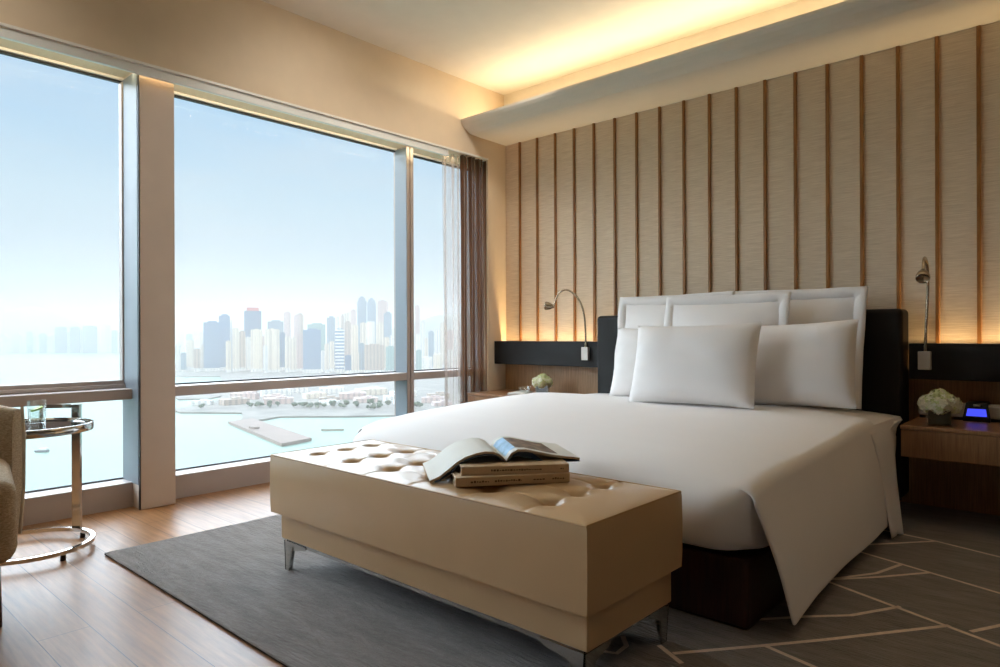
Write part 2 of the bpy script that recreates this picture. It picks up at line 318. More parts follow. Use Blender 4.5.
def mod_solid(o, t, off=0.):
    m = o.modifiers.new('Solidify', 'SOLIDIFY'); m.thickness = t; m.offset = off; return o
def mod_sub(o, n=1):
    m = o.modifiers.new('Subdivision', 'SUBSURF'); m.levels = n; m.render_levels = n; return o
def lerp(a, b, t): return a + (b - a) * t
def interp(x, tab):
    if x <= tab[0][0]: return tab[0][1]
    for (a, fa), (b, fb) in zip(tab, tab[1:]):
        if x <= b: return lerp(fa, fb, (x - a) / (b - a))
    return tab[-1][1]
HAZE = .00037; HG = -.7; WORLD = .93; SUN = 1.8; GLOW = 15.; COVE = 21; RAIL = 9; POCKET = 14; WALL_FILL = 55; EXPO = .06
CEIL_FILL = [(-2.2, -.8, 8), (.4, -.6, 8), (.6, 1.6, 11), (-.5, 2.6, 10)]  # added fill spots on the ceiling behind and beside the view
CITY = [
(-2715, 1254, 63, 206, 'glassblue', 'broad blue glass office slab at the left of the downtown skyline', 42),
(-2755, 1326, 42, 236, 'glassblue', 'tall blue glass tower rising right behind the broad glass slab', 32),
(-2874, 1346, 87, 51, 'white', 'low white podium building at the foot of the broad glass slab', 63),
(-2920, 1540, 74, 266, 'deepblue', 'tall dark blue square tower with a red crown', 51),
(-2533, 1351, 44, 173, 'cream', 'cream residential tower in front of the dark blue tower', 31),
(-2468, 1382, 56, 174, 'cream', 'wide cream residential slab just right of the dark blue tower', 42),
(-2935, 1662, 71, 218, 'glassgrey', 'grey glass tower rising behind the wide cream slab', 50),
(-2280, 1444, 66, 172, 'glassblue', 'grey blue glass block with a white roof sign', 46),
(-2616, 1680, 76, 200, 'teal', 'greenish glass block standing behind the block with the white roof sign', 53),
(-2244, 1545, 35, 172, 'stripe', 'slim tower banded in white and blue stripes', 24),
(-2712, 1997, 44, 335, 'glassgrey', 'tall blue tower with a rounded top, the left one of a matching pair', 35),
(-2738, 2075, 43, 331, 'glassgrey', 'tall blue tower with a rounded top, the right one of a matching pair', 30),
(-2717, 2128, 53, 323, 'pink', 'tall pinkish tower beside the twin blue towers', 30),
(-2103, 1605, 73, 112, 'brown', 'broad low brownish block beneath the twin blue towers', 56),
(-2016, 1615, 34, 105, 'teal', 'low greenish block at the right edge of the middle window', 29),
(-2867, 1184, 21, 113, 'white', None, 15),
(-2750, 1155, 20, 79, 'glassgrey', None, 11),
(-2832, 1216, 33, 130, 'cream', None, 27),
(-2730, 1200, 24, 94, 'brown', None, 19),
(-2805, 1254, 17, 109, 'cream', None, 11),
(-2802, 1378, 11, 215, 'white', None, 8),
(-2614, 1305, 26, 179, 'cream', None, 19),
(-2648, 1349, 25, 167, 'brown', None, 17),
(-2568, 1252, 20, 127, 'cream', None, 12),
(-2672, 1387, 25, 142, 'white', None, 17),
(-2547, 1473, 21, 159, 'deepblue', None, 16),
(-3074, 1805, 33, 267, 'pink', None, 25),
(-3038, 1838, 30, 252, 'pink', None, 23),
(-2396, 1408, 20, 143, 'cream', None, 11),
(-2410, 1442, 22, 139, 'cream', None, 16),
(-3071, 1875, 36, 259, 'brown', None, 22),
(-2426, 1481, 24, 155, 'pink', None, 19),
(-2238, 1482, 17, 116, 'cream', None, 12),
(-2305, 1550, 18, 123, 'cream', None, 13),
(-2825, 1896, 39, 239, 'glassgrey', None, 26),
(-2631, 1801, 16, 234, 'white', None, 14),
(-2783, 1933, 15, 249, 'brown', None, 12),
(-2850, 2008, 28, 262, 'cream', None, 16),
(-2911, 2088, 29, 281, 'pink', None, 21),
(-2429, 1714, 28, 207, 'brown', None, 16),
(-2448, 1764, 28, 195, 'cream', None, 20),
(-2381, 1893, 34, 249, 'glassgrey', None, 26),
(-2380, 1759, 28, 202, 'cream', None, 17),
(-2391, 1809, 31, 208, 'white', None, 21),
(-2327, 1806, 32, 202, 'cream', None, 19),
(-2196, 1615, 20, 115, 'glassgrey', None, 11),
(-2146, 1700, 22, 139, 'cream', None, 17),
(-2176, 1754, 20, 147, 'white', None, 12),
(-2144, 1514, 23, 71, 'deepblue', None, 13),
(-2165, 1562, 29, 81, 'cream', None, 20),
(-2302, 1506, 14, 87, 'white', None, 11),
(-2414, 1324, 17, 108, 'white', None, 14),
(-2647, 1450, 25, 147, 'pink', None, 19),
(-2340, 1929, 27, 222, 'cream', None, 16),
(-2238, 1886, 30, 190, 'white', None, 17),
(-2587, 2245, 25, 298, 'pink', None, 14),
(-2265, 1997, 20, 213, 'white', None, 16),
(-2048, 1788, 28, 151, 'white', None, 19),
(-2028, 1806, 14, 135, 'cream', None, 9),
(-2088, 1887, 23, 163, 'glassgrey', None, 13),
(-2108, 1937, 19, 172, 'white', None, 12),
(-1937, 1687, 21, 90, 'teal', None, 14),
(-1951, 1741, 39, 62, 'white', None, 29),
(-1884, 1735, 34, 75, 'cream', None, 29),
(-2198, 2057, 27, 204, 'cream', None, 15),
(-2030, 1939, 25, 167, 'pink', None, 16),
(-2220, 2172, 37, 225, 'white', None, 23),
(-1979, 1985, 29, 159, 'cream', None, 16),
(-1884, 1802, 42, 89, 'white', None, 31),
(-1845, 1837, 46, 81, 'brown', None, 38),
(-6999, 1429, 51, 162, 'white', 'FAR', 41),
(-7050, 1484, 48, 136, 'cream', 'FAR', 32),
(-6916, 1503, 51, 179, 'pink', 'FAR', 36),
(-6962, 1563, 52, 145, 'white', 'FAR', 29),
(-6831, 1580, 43, 188, 'glassgrey', 'FAR', 34),
(-6878, 1638, 52, 154, 'white', 'FAR', 43),
(-6746, 1657, 51, 171, 'glassgrey', 'FAR', 33),
(-6763, 1709, 43, 145, 'white', 'FAR', 24),
(-6632, 1760, 85, 226, 'deepblue', 'FAR', 66),
(-6543, 1840, 68, 226, 'deepblue', 'FAR', 45),
(-6448, 1926, 102, 234, 'deepblue', 'FAR', 63),
(-6792, 1750, 35, 162, 'white', 'FAR', 29),
(-6668, 1828, 30, 180, 'white', 'FAR', 22),
(-6585, 1903, 30, 206, 'white', 'FAR', 23),
(-6369, 1997, 43, 264, 'white', 'FAR', 33),
(-6414, 2058, 43, 240, 'pink', 'FAR', 27),
(-6293, 2066, 43, 196, 'glassgrey', 'FAR', 31),
(-6333, 2130, 52, 223, 'white', 'FAR', 34),
(-7119, 1320, 68, 171, 'white', 'FAR', 38),
(-7157, 1387, 60, 145, 'glassgrey', 'FAR', 50),
(-5872, 2446, 51, 188, 'white', 'FAR', 36),
(-5821, 2491, 51, 162, 'glassgrey', 'FAR', 41),
(-5852, 2564, 52, 197, 'white', 'FAR', 41),
(-5733, 2571, 51, 179, 'pink', 'FAR', 35),
]

# ================================================================= SETTING
XI, XP, XF, XG = -4.04, -4.113, -4.234, -4.387      # wall, pillar, sill edge and glass planes of the window side
YB, ZC, X1, Y0 = 4.56, 3.15, 2.3, -2.6

bm = nb(); box(bm, XG - .1, X1 + .1, Y0 - .1, YB + .2, -.12, 0.); struct('floor', bm, M['floor'])
bm = nb(); box(bm, -4.7, X1 + .1, Y0 - .1, YB + .2, ZC, ZC + .12); struct('ceiling', bm, M['ceil'])
bm = nb()
box(bm, -4.40, XI, Y0 - .1, YB + .2, 2.535, ZC)
box(bm, -4.062, XI, 4.327, YB + .2, 0, 2.535); box(bm, -4.40, -4.062, 4.47, YB + .2, 0, 2.535)
box(bm, -4.40, XI, Y0 - .1, -1.75, 0, 2.535)
struct('wall_left', bm, M['wall'])
bm = nb(); box(bm, X1, X1 + .1, Y0 - .1, YB + .2, 0, ZC); struct('wall_right', bm, M['walnutwall'])
bm = nb(); box(bm, XI, X1, Y0 - .1, Y0, 0, ZC); struct('wall_front', bm, M['walnutwall'])
bm = nb(); box(bm, XI, X1, YB, YB + .15, 0, ZC); wb = struct('wall_back', bm, M['fabricwall'])
for i in range(32):
    x = -3.867 + .1962 * i
    if x > X1: break
    bm = nb(); box(bm, x - .010, x + .010, YB - .016, YB + .002, .86, 2.72, .003, 1); obj('batten', bm, M['batten'], wb)
bm = nb(); box(bm, XI, X1, YB - .02, YB + .002, 2.72, ZC); obj('cove_panel', bm, M['ceil'], wb)
bm = nb(); box(bm, XI + .002, X1, YB - .014, YB + .002, 0., .9); obj('veneer_panel', bm, M['panelwood'], wb)

# pillar between the first two windows
bm = nb(); box(bm, -4.40, XP, 1.485, 1.68, 0, 2.534, .004); struct('pillar', bm, M['pillar'])

# white bead along the bottom edge of the upper wall, grey blind cassette in the pocket
bm = nb(); box(bm, XI - .012, XI + .006, -1.75, 4.327, 2.527, 2.541); struct('trim_1', bm, M['bead'])
bm = nb()
box(bm, -4.072, -4.052, -1.75, 3.86, 2.488, 2.536); box(bm, -4.074, -4.047, -1.75, 3.86, 2.476, 2.490)
struct('trim_2', bm, [M['cassette']])

def window(n, ya, yb, sash=False):
    w = sroot('window_%d' % n, (XG, ya, 0))
    bm = nb()
    box(bm, -4.44, XF, ya, yb, -.01, .143, .003, 1)                       # deep sill box
    struct('sill', bm, M['frame'], w)
    bm = nb(); box(bm, -4.43, XF, ya, yb, .628, .688, .003, 1); obj('transom', bm, M['frame'], w)
    bm = nb(); zlo = .733 if sash else .695
    for z0, z1 in ((zlo, 2.515), (.15, .627)):
        box(bm, XG - .006, XG + .006, ya, yb, z0, z1)
    obj('pane', bm, M['glass'], w)
    bm = nb()
    box(bm, XG - .012, XG + .012, ya, yb, 2.508, 2.522)
    box(bm, XG - .01, XG + .008, ya, yb, .143, .151); box(bm, XG - .01, XG + .008, ya, yb, .688, .696)
    obj('gasket', bm, M['gasket'], w)
    bm = nb(); box(bm, -4.376, XF + (.09 if sash else .0), yb - .004, yb + .001, .14, 2.52); obj('jamb', bm, M['jamb'], w)  # thin facing added on the reveal, tinted for the light of the sky
    bm = nb(); box(bm, -4.40, XG + .03, ya, yb, 2.52, 2.536); obj('head_frame', bm, M['bead'], w)
    if sash:
        bm = nb(); box(bm, XG - .02, XG + .03, ya, yb, .696, .735, .003, 1); box(bm, XG - .02, XG + .03, yb - .012, yb, .735, 2.51, .002, 1)
        box(bm, XG + .03, XG + .05, ya, yb, .690, .712, .002, 1); obj('sash', bm, M['frame'], w)
        bm = nb(); box(bm, XP - .016, XP - .001, yb - .006, yb, 0, 2.5); obj('edge_strip', bm, M['gasket'], w)
    return w
window(1, -1.75, 1.485, True)
w2 = window(2, 1.68, 3.564)
bm = nb(); box(bm, -4.40, -4.262, 3.564, 3.638, 0, 2.53); box(bm, -4.263, XF, 3.564, 3.596, 0, 2.53, .002, 1); box(bm, -4.263, XF, 3.606, 3.638, 0, 2.53, .002, 1)
obj('mullion', bm, M['frame'], w2)
window(3, 3.638, 4.468)

# ceiling soffit over the bed wall with its curved lip
prof = [(3.984, 2.804), (3.988, 2.788), (4.004, 2.766), (4.03, 2.742), (4.062, 2.722), (4.103, 2.7045), (4.2, 2.700), (4.559, 2.697), (4.559, 2.72), (4.13, 2.724), (4.075, 2.745), (4.03, 2.78), (3.998, 2.808)]
bm = nb(); xprism(bm, prof, XI + .006, X1); sf = struct('trim_3', bm, M['ceil'])
bm = nb(); box(bm, XI + .05, X1, 4.20, 4.24, 2.724, 2.738); obj('light_strip', bm, M['led'], sf)

# ================================================================= BED WALL
def rail(x0, x1, label):
    t = thing('bedside_rail', label, 'wall rail', ((x0 + x1) / 2, 4.47, .738))
    bm = nb(); box(bm, x0, x1, 4.396, 4.50, .738, .939, .004); obj('panel', bm, M['leather'], t)
    bm = nb(); box(bm, x0, x1, 4.495, 4.545, .76, .79); obj('bracket', bm, M['leather'], t)
    bm = nb(); box(bm, x0 + .02, x1 - .02, 4.51, 4.535, .79, .80); obj('light_strip', bm, M['led'], t)
rail(XI + .003, -2.925, 'black leather wall rail with glowing upper edge on the window side of the headboard')
rail(-.843, X1, 'black leather wall rail glowing along its top, right of the headboard above the clock')

t = thing('headboard', 'tall black leather headboard behind the white pillows', 'headboard', (-1.884, 4.44, 0))
bm = nb(); box(bm, -2.92, -.862, 4.335, 4.52, .06, 1.137, .028, 4); obj('padded_panel', bm, M['leather'], t)
bm = nb(); box(bm, -2.86, -.91, 4.38, 4.54, .0125, .07); obj('plinth', bm, M['leather'], t)

# reading lamps
def reading_lamp(px, pz, neck, head, hdir, label):
    t = thing('reading_lamp', label, 'reading lamp', (px, 4.396, pz), 0, 'gooseneck reading lamps')
    bm = nb(); box(bm, px - .031, px + .031, 4.368, 4.398, pz - .052, pz + .05, .003); obj('wall_plate', bm, M['switch'], t)
    bm = nb(); tube(bm, [(px + .003, 4.384, pz + .045), (px + .003, 4.384, pz + .085)], .011, 12); obj('socket', bm, M['nickel'], t)
    # smooth the neck path
    P = [Vector(p) for p in neck]
    for _ in range(3):
        Q = [P[0]]
        for a, b in zip(P, P[1:]): Q += [a * .75 + b * .25, a * .25 + b * .75]
        P = Q + [P[-1]]
    bm = nb(); tube(bm, P, .0075, 10); obj('gooseneck', bm, M['nickel'], t)
    bm = nb(); prof = [(.0, -.045), (.012, -.044), (.015, -.03), (.026, -.012), (.033, .01), (.034, .028), (.031, .034), (.027, .030), (.0, .022)]
    lathe(bm, prof, seg=24)
    q = Vector(hdir).normalized().to_track_quat('Z', 'Y').to_matrix().to_4x4()
    bmesh.ops.transform(bm, matrix=Matrix.Translation(head) @ q, verts=bm.verts); obj('lamp_head', bm, M['nickel'], t)
reading_lamp(-3.052, .845, [(-3.049, 4.384, .92), (-3.052, 4.384, 1.03), (-3.06, 4.38, 1.17), (-3.11, 4.375, 1.285), (-3.205, 4.36, 1.362), (-3.285, 4.34, 1.335), (-3.31, 4.33, 1.25), (-3.325, 4.32, 1.215)],
             (-3.355, 4.31, 1.225), (-1, -.45, .12), 'gooseneck reading lamp arching over the window-side bedside table')
reading_lamp(-.763, .845, [(-.76, 4.384, .92), (-.752, 4.384, 1.1), (-.745, 4.38, 1.25), (-.742, 4.35, 1.37), (-.74, 4.27, 1.415), (-.735, 4.2, 1.385), (-.73, 4.165, 1.335)],
             (-.728, 4.145, 1.305), (.12, -.75, -.62), 'gooseneck reading lamp beside the right edge of the headboard, above the clock')

# nightstands
def nightstand(x0, x1, y0, z0, z1, label):
    t = thing('nightstand', label, 'bedside table', ((x0 + x1) / 2, (y0 + YB - .014) / 2, z0), 0, 'floating bedside tables')
    bm = nb(); box(bm, x0, x1, y0 + .02, YB - .014, z0, z1 - .02, .002, 1); obj('cabinet', bm, M['nightwood'], t)
    bm = nb(); box(bm, x0 - .003, x1 + .003, y0, YB - .014, z1 - .02, z1, .002, 1); obj('top_board', bm, M['nightwood'], t)
    bm = nb(); box(bm, x0, x1, y0 + .002, y0 + .02, z0 + .002, z1 - .023, .002, 1); obj('drawer_front', bm, M['nightwood'], t)
nightstand(-4.03, -3.04, 4.05, .33, .505, 'wall-hung oak bedside table between the bed and the curtain')
nightstand(-.795, .35, 3.955, .362, .525, 'wall-hung wooden bedside table right of the bed, under the clock')

# flowers
def floret(bm, c, n, s, mat):
    n = Vector(n).normalized(); a = n.orthogonal().normalized(); b = n.cross(a); c = Vector(c); r0 = random.random() * PI
    for k in range(4):
        an = r0 + k * PI / 2; d = a * math.cos(an) + b * math.sin(an); e = n.cross(d)
        p = [c, c + d * s * .55 + e * s * .42 + n * s * .22, c + d * s * 1.05 + n * s * .12, c + d * s * .55 - e * s * .42 + n * s * .22]
        f = bm.faces.new([bm.verts.new(q) for q in p]); f.material_index = mat
def vase(x, y, z, s, label, rz):
    t = thing('flower_vase', label, 'vase of flowers', (x, y, z), rz, 'hydrangea vases')
    w = .06 * s; h = .086 * s
    bm = nb(); box(bm, -w, w, -w, w, 0, h, .004 * s); 
    top = [f for f in bm.faces if f.normal.z > .9 and f.calc_center_median().z > h * .95]; bmesh.ops.delete(bm, geom=top, context='FACES')
    o = obj('glass_cube', bm, M['clear'], t, True); mod_solid(o, .004 * s, -1)
    bm = nb(); box(bm, -w * .82, w * .82, -w * .82, w * .82, .008 * s, h * .93, .006 * s); obj('leaf_lining', bm, M['moss'], t, True)
    cs = [(0, 0, h + .046 * s, .054 * s, 1), (-.052 * s, -.02 * s, h + .024 * s, .048 * s, 0), (.052 * s, -.014 * s, h + .022 * s, .048 * s, 0), (.0, -.05 * s, h + .02 * s, .048 * s, 0), (-.02 * s, .048 * s, h + .026 * s, .048 * s, 0), (.034 * s, .042 * s, h + .03 * s, .046 * s, 0)]
    for cx, cy, cz, r, g in cs:
        cx, cy, r = cx * .9, cy * .9, r * .95
        bm = nb(); blob(bm, (cx, cy, cz), r * .84, 2, mat=g)
        for i in range(150):
            zz = 1 - 2 * (i + .5) / 150; ph = i * 2.39996; q = math.sqrt(1 - zz * zz); n = Vector((q * math.cos(ph), q * math.sin(ph), zz))
            floret(bm, Vector((cx, cy, cz)) + n * r * random.uniform(.86, 1.06), n + Vector([random.uniform(-.5, .5) for _ in range(3)]), r * .24, g if random.random() < .75 else 1 - g)
        obj('flower_head', bm, [M['petal'], M['petalg']], t, True)
        bm = nb(); tube(bm, [(cx * .3, cy * .3, .012 * s), (cx, cy, cz - r * .5)], .004 * s, 6); obj('stem', bm, M['petalg'], t, True)
vase(-3.44, 4.33, .505, .92, 'white hydrangeas in a small glass cube on the window-side bedside table', .5)
vase(-.645, 4.08, .525, 1.0, 'white hydrangeas in a glass cube beside the clock on the right bedside table', .15)

# clock radio: long speaker bar with a raised control unit in the middle
t = thing('clock_radio', 'grey speaker bar with a blue lit clock display on the right bedside table', 'clock radio', (-.525, 4.43, .525), .03)
bm = nb(); box(bm, -.27, .27, -.045, .045, .014, .088, .012, 3); obj('speaker_bar', bm, M['greymesh'], t, True)
bm = nb(); box(bm, -.265, .265, -.04, .04, 0., .016); obj('foot_plate', bm, M['blackplastic'], t, True)
bm = nb(); xs = ((-.058, -.046), (.058, .046))
V = [bm.verts.new(p) for p in ((-.06, -.075, .0), (.06, -.075, 0), (.06, .05, 0), (-.06, .05, 0), (-.06, -.075, .022), (.06, -.075, .022), (.048, -.045, .098), (-.048, -.045, .098), (.048, .045, .1), (-.048, .045, .1))]
for q in ((3, 2, 1, 0), (0, 1, 5, 4), (4, 5, 6, 7), (7, 6, 8, 9), (2, 3, 9, 8)): bm.faces.new([V[i] for i in q])
bm.faces.new([V[i] for i in (1, 2, 8, 6, 5)]); bm.faces.new([V[i] for i in (3, 0, 4, 7, 9)])
cu = obj('control_unit', bm, M['blackplastic'], t, True)
def sl(x, f, off=.0015):   # a point on the sloping face of the control unit
    return (x, -.075 + .03 * f - off, .022 + .076 * f + off * .4)
bm = nb(); bm.faces.new([bm.verts.new(p) for p in (sl(-.046, .08), sl(.046, .08), sl(.040, .58), sl(-.040, .58))]); r = bmesh.ops.extrude_face_region(bm, geom=bm.faces[:]); obj('display', bm, M['display'], cu, True)
bm = nb(); box(bm, -.016, .016, -.0565, -.05, .078, .09, .002, 1); obj('button', bm, M['silverbtn'], cu, True)

# window-side bedside table: note pad and small bowl
t = thing('note_pad', 'white note pad on the window-side bedside table beside the flowers', 'note pad', (-3.62, 4.26, .505), .35)
bm = nb(); box(bm, -.075, .075, -.1, .1, .0, .014, .002, 1); obj('paper_block', bm, M['paper'], t, True)
bm = nb(); box(bm, -.076, .076, -.101, .101, -.0, .003); obj('backing_board', bm, M['greymesh'], t, True)
bm = nb(); lathe(bm, [(.0, .0), (.03, .0), (.032, .004), (.05, .026), (.056, .046), (.053, .046), (.047, .027), (.03, .008), (0, .007)], seg=32)
bmesh.ops.translate(bm, vec=(-3.60, 4.29, .519), verts=bm.verts); tag(obj('glass_bowl', bm, M['clear']), 'small clear glass bowl standing on the white note pad', 'bowl')

# ================================================================= BED
t = thing('bed', 'wide bed on a dark walnut box base, mattress under the white duvet', 'bed', (-1.88, 3.25, 0))
bm = nb(); box(bm, -2.873, -.887, 2.2, 4.32, .0135, .245, .012, 3); obj('base', bm, M['darkwood'], t)
bm = nb(); box(bm, -2.82, -.94, 2.26, 4.3, .244, .268); obj('mattress_support', bm, M['leather'], t)
bm = nb(); box(bm, -2.85, -.925, 2.30, 4.325, .266, .528, .09, 5); obj('mattress', bm, M['white'], t, smooth=True)

ZT = [(2.2, .508), (2.235, .5215), (2.27, .5315), (2.32, .542), (2.38, .5500), (2.45, .556), (2.54, .5655), (2.65, .574), (2.78, .5815), (2.95, .5885), (3.15, .5945), (3.4, .5995), (3.72, .603)]
def crown(u, y):   # height lost towards the two long edges, u from -1 to 1
    k = interp(y, [(2.2, .5), (2.5, .72), (2.8, .84), (3.1, .78), (3.4, .6), (3.72, .5)]) * (1 if u > 0 else .45)
    return -.058 * k * max(0, (abs(u) - .42) / .58) ** 2.6
def side(s, w):
    """one long side of the duvet: s from 0 at the top edge to 1 at the hem"""
    return s
XL, XR = -2.99, -.905
bm = nb()
ys = [2.2 + (3.72 - 2.2) * i / 44 for i in range(45)]
us = [-1 + 2 * i / 56 for i in range(57)]
rows = []
for y in ys:
    zt = interp(y, ZT); row = []
    wob = noise.noise(Vector((0, y * 1.3, 4)))
    # left hem up
    zl = zt + crown(-1, y)
    for k in range(14, 0, -1):
        s = k / 14; row.append((XL - .055 - .06 * s - .02 * math.sin(PI * s) + .008 * math.sin(y * 7) * s, y, lerp(zl - .055, .09, s)))
    for k in range(5, 0, -1):
        a = PI / 2 * k / 6; row.append((XL - .055 * math.sin(a), y, zl - .055 * (1 - math.cos(a))))
    for u in us:
        x = lerp(XL, XR, (u + 1) / 2)
        z = zt + crown(u, y) + .006 * noise.noise(Vector((x * 1.4, y * 1.4, 0)))
        row.append((x, y, z))
    zr = zt + crown(1, y)
    flare = interp(y, [(2.2, 1.0), (2.5, .8), (3.7, .72)])
    RR = .05
    for k in range(1, 6):
        a = PI / 2 * k / 6; row.append((XR + RR * math.sin(a), y, zr - RR * (1 - math.cos(a))))
    for k in range(0, 19):
        s = k / 18
        x = XR + RR + .105 * s * flare + .012 * math.sin(PI * s) + .007 * noise.noise(Vector((y * 2.2, s * 1.5, 7))) * s
        hem = .052 + .02 * (1 - math.exp(-(y - 2.2) * 4))
        row.append((x, y + (.045 * s if y < 2.4 else .045 * s * max(0, 1 - (y - 2.4) * 2)) - (.09 * s * max(0, (y - 3.3) / .42)), lerp(zr - RR, hem, s)))
    rows.append(row)
V = grid(bm, rows)
# foot: falls from the top edge and tucks in above the base
top_row = V[0][19:19 + 57]
fp = [(2.172, .4945), (2.145, .477), (2.120, .453), (2.100, .422), (2.088, .38), (2.087, .335), (2.105, .293), (2.175, .266), (2.215, .262)]
prev = top_row
for j, (py, pz) in enumerate(fp):
    cur = []
    for i, u in enumerate(us):
        e = max(0, (abs(u) - .9) / .1)
        x = lerp(XL, XR, (u + 1) / 2) + math.copysign(.022, u) * e * min(1, j / 3) - math.copysign(.012, u) * e * e
        bulge = .01 * noise.noise(Vector((u * 2.2, pz * 5, 3)))
        drop = crown(u, 2.2) * max(0, 1 - (j + 1) / 5); cr_ = .10 if u > 0 else .04
        cur.append(bm.verts.new((x, py + cr_ * e ** 2.2 * min(1, (j + 1) / 5) + bulge * (j < 6), pz + drop)))
    for i in range(56):
        f = bm.faces.new((prev[i], cur[i], cur[i + 1], prev[i + 1])); f.smooth = True
    ret = [cur[-1]] + [bm.verts.new((XR + .022 + .004 * q, cur[-1].co.y + dy, max(.262, pz - .012 * q) if j else pz - .004 * q)) for q, dy in ((1, .03), (2, .09), (3, .2), (4, .36))]
    if j:
        for q in range(4): bm.faces.new((pret[q], ret[q], ret[q + 1], pret[q + 1])).smooth = True
    pret = ret; prev = cur
o = obj('duvet', bm, M['white2'], smooth=True); mod_solid(o, .014, -1); mod_sub(o, 1)
tag(o, 'smooth white duvet spread over the bed, one corner hanging at the foot', 'duvet')

# top sheet turned back under the pillows, its end hanging down at the right of the bed
bm = nb(); rows = []
for i in range(27):
    v = i / 26; y = lerp(3.60, 4.31, v); row = []
    zt = .582 - .022 * v; vv = min(1, v / .73)
    for k in range(29):
        u = k / 28; x = lerp(-2.9, -.868, u); row.append((x, y, zt + 1.05 * crown(2 * u - 1, 3.72) - .006 * (1 - v) + .003 * noise.noise(Vector((x * 3, y * 3, 2)))))
    for k in range(1, 19):
        s = k / 18
        yy = lerp(3.62, 4.07, vv) + (y - 4.12 if v > .73 else 0) - .22 * s * vv - .02 * s
        tuck = 1 - min(1, max(0, (v - .70) / .06)); fold = .014 * math.sin(v * 15) * s * tuck
        row.append((-.868 + .02 * min(1, s * 6) + .088 * s * tuck + fold, lerp(y, yy, min(1, s * 3)), lerp(zt - .032, .03 + .015 * math.sin(v * 9) + .42 * min(1, max(0, (v - .73) / .06)), s)))
    rows.append(row)
grid(bm, rows); o = obj('bed_sheet', bm, M['white'], smooth=True); mod_solid(o, .006, -1)
tag(o, 'white top sheet showing at the head of the bed, its end hanging beside the nightstand', 'bed sheet')

# pillows
def pillow(x, y, z, w, h, th, lean, label, flange=0., yaw=0., seed=0, roll=0.):
    bm = nb(); N = 36; rowsF = []; rowsB = []
    iw, ih = w / 2 - flange, h / 2 - flange
    def p(u, v, side):
        e_ = 2.1 if flange else 3.2; a = max(0, 1 - abs(u) ** e_) * max(0, 1 - abs(v) ** e_)
        t = th / 2 * a ** (1.0 if flange else .58)
        px = iw * u * (1 - .035 * (1 - v * v)); pz = ih * v * (1 - .05 * (1 - u * u))
        wr = .010 * noise.noise(Vector((u * 2 + seed, v * 2, side))) * a ** .5 + .006 * noise.noise(Vector((u * 5 + seed, v * 5, side + 4))) * min(1, (abs(u) ** 4 + abs(v) ** 4)) * min(1, a * 6)
        sag = -.012 * (1 - v) * 0
        return (px, side * (t + wr * (t > .004)), pz + h / 2 + sag)
    for s in (-1, 1):
        rows = [[p(-1 + 2 * i / N, -1 + 2 * j / N, s) for i in range(N + 1)] for j in range(N + 1)]
        grid(bm, rows)
    bmesh.ops.remove_doubles(bm, verts=bm.verts, dist=.0008)
    o = obj('pillow', bm, M['white2'], smooth=True)
    o.matrix_basis = Matrix.Translation((x, y, z)) @ Matrix.Rotation(yaw, 4, 'Z') @ Matrix.Rotation(-lean, 4, 'X') @ Matrix.Rotation(roll, 4, 'Y')
    tag(o, label, 'pillow', 'pillows on the bed')
    if flange:
        b2 = nb(); pts = []; n = 22
        def rim(f):
            L = []
            W, H = iw + f, ih + f
            for k in range(n): u = -1 + 2 * k / n; L.append((W * u, -H * (1 - .04 * (1 - u * u) * (1 - .6 * (f > 0)))))
            for k in range(n): v = -1 + 2 * k / n; L.append((W * (1 - .03 * (1 - v * v) * (1 - .6 * (f > 0))), H * v))
            for k in range(n): u = 1 - 2 * k / n; L.append((W * u, H * (1 - .04 * (1 - u * u) * (1 - .6 * (f > 0)))))
            for k in range(n): v = 1 - 2 * k / n; L.append((-W * (1 - .03 * (1 - v * v) * (1 - .6 * (f > 0))), H * v))
            return L
        A = rim(-.012); B = rim(flange * .5); C = rim(flange)
        rings = [[b2.verts.new((q[0], (.011 * noise.noise(Vector((q[0] * 7, q[1] * 7, seed)))) * m, q[1] + h / 2)) for q in R] for R, m in ((A, .2), (B, 1), (C, 1.6))]
        for R0, R1 in zip(rings, rings[1:]):
            for k in range(len(R0)): f = b2.faces.new((R0[k], R0[(k + 1) % len(R0)], R1[(k + 1) % len(R0)], R1[k])); f.smooth = True
        me = obj('flange', b2, M['white2'], None, smooth=True); me.parent = o; mod_solid(me, .005)
    return o
R = math.radians
pillow(-2.215, 4.12, .580, .86, .70, .17, R(10), 'large white flanged pillow against the headboard at the window side, rearmost there', .05, .0, 1, R(-.4))
pillow(-1.435, 4.12, .580, .83, .70, .17, R(10), 'large white flanged pillow against the headboard at the right, rearmost there', .05, .0, 2, R(.6))
pillow(-1.775, 3.93, .585, .80, .67, .18, R(11), 'white flanged pillow standing in the middle of the bed, overlapping the two rear ones', .045, .0, 3)
pillow(-2.05, 3.72, .595, .70, .46, .18, R(15), 'plain white pillow mostly hidden behind the front one, at the window side', 0, .03, 4)
pillow(-1.285, 3.73, .60, .68, .475, .19, R(15), 'plain white pillow at the right of the bed, partly behind the front one', 0, -.02, 5, R(-2.5))
pillow(-1.735, 3.47, .60, .74, .475, .2, R(17), 'plain white pillow in front of all the others', 0, .03, 6, R(-1.0))

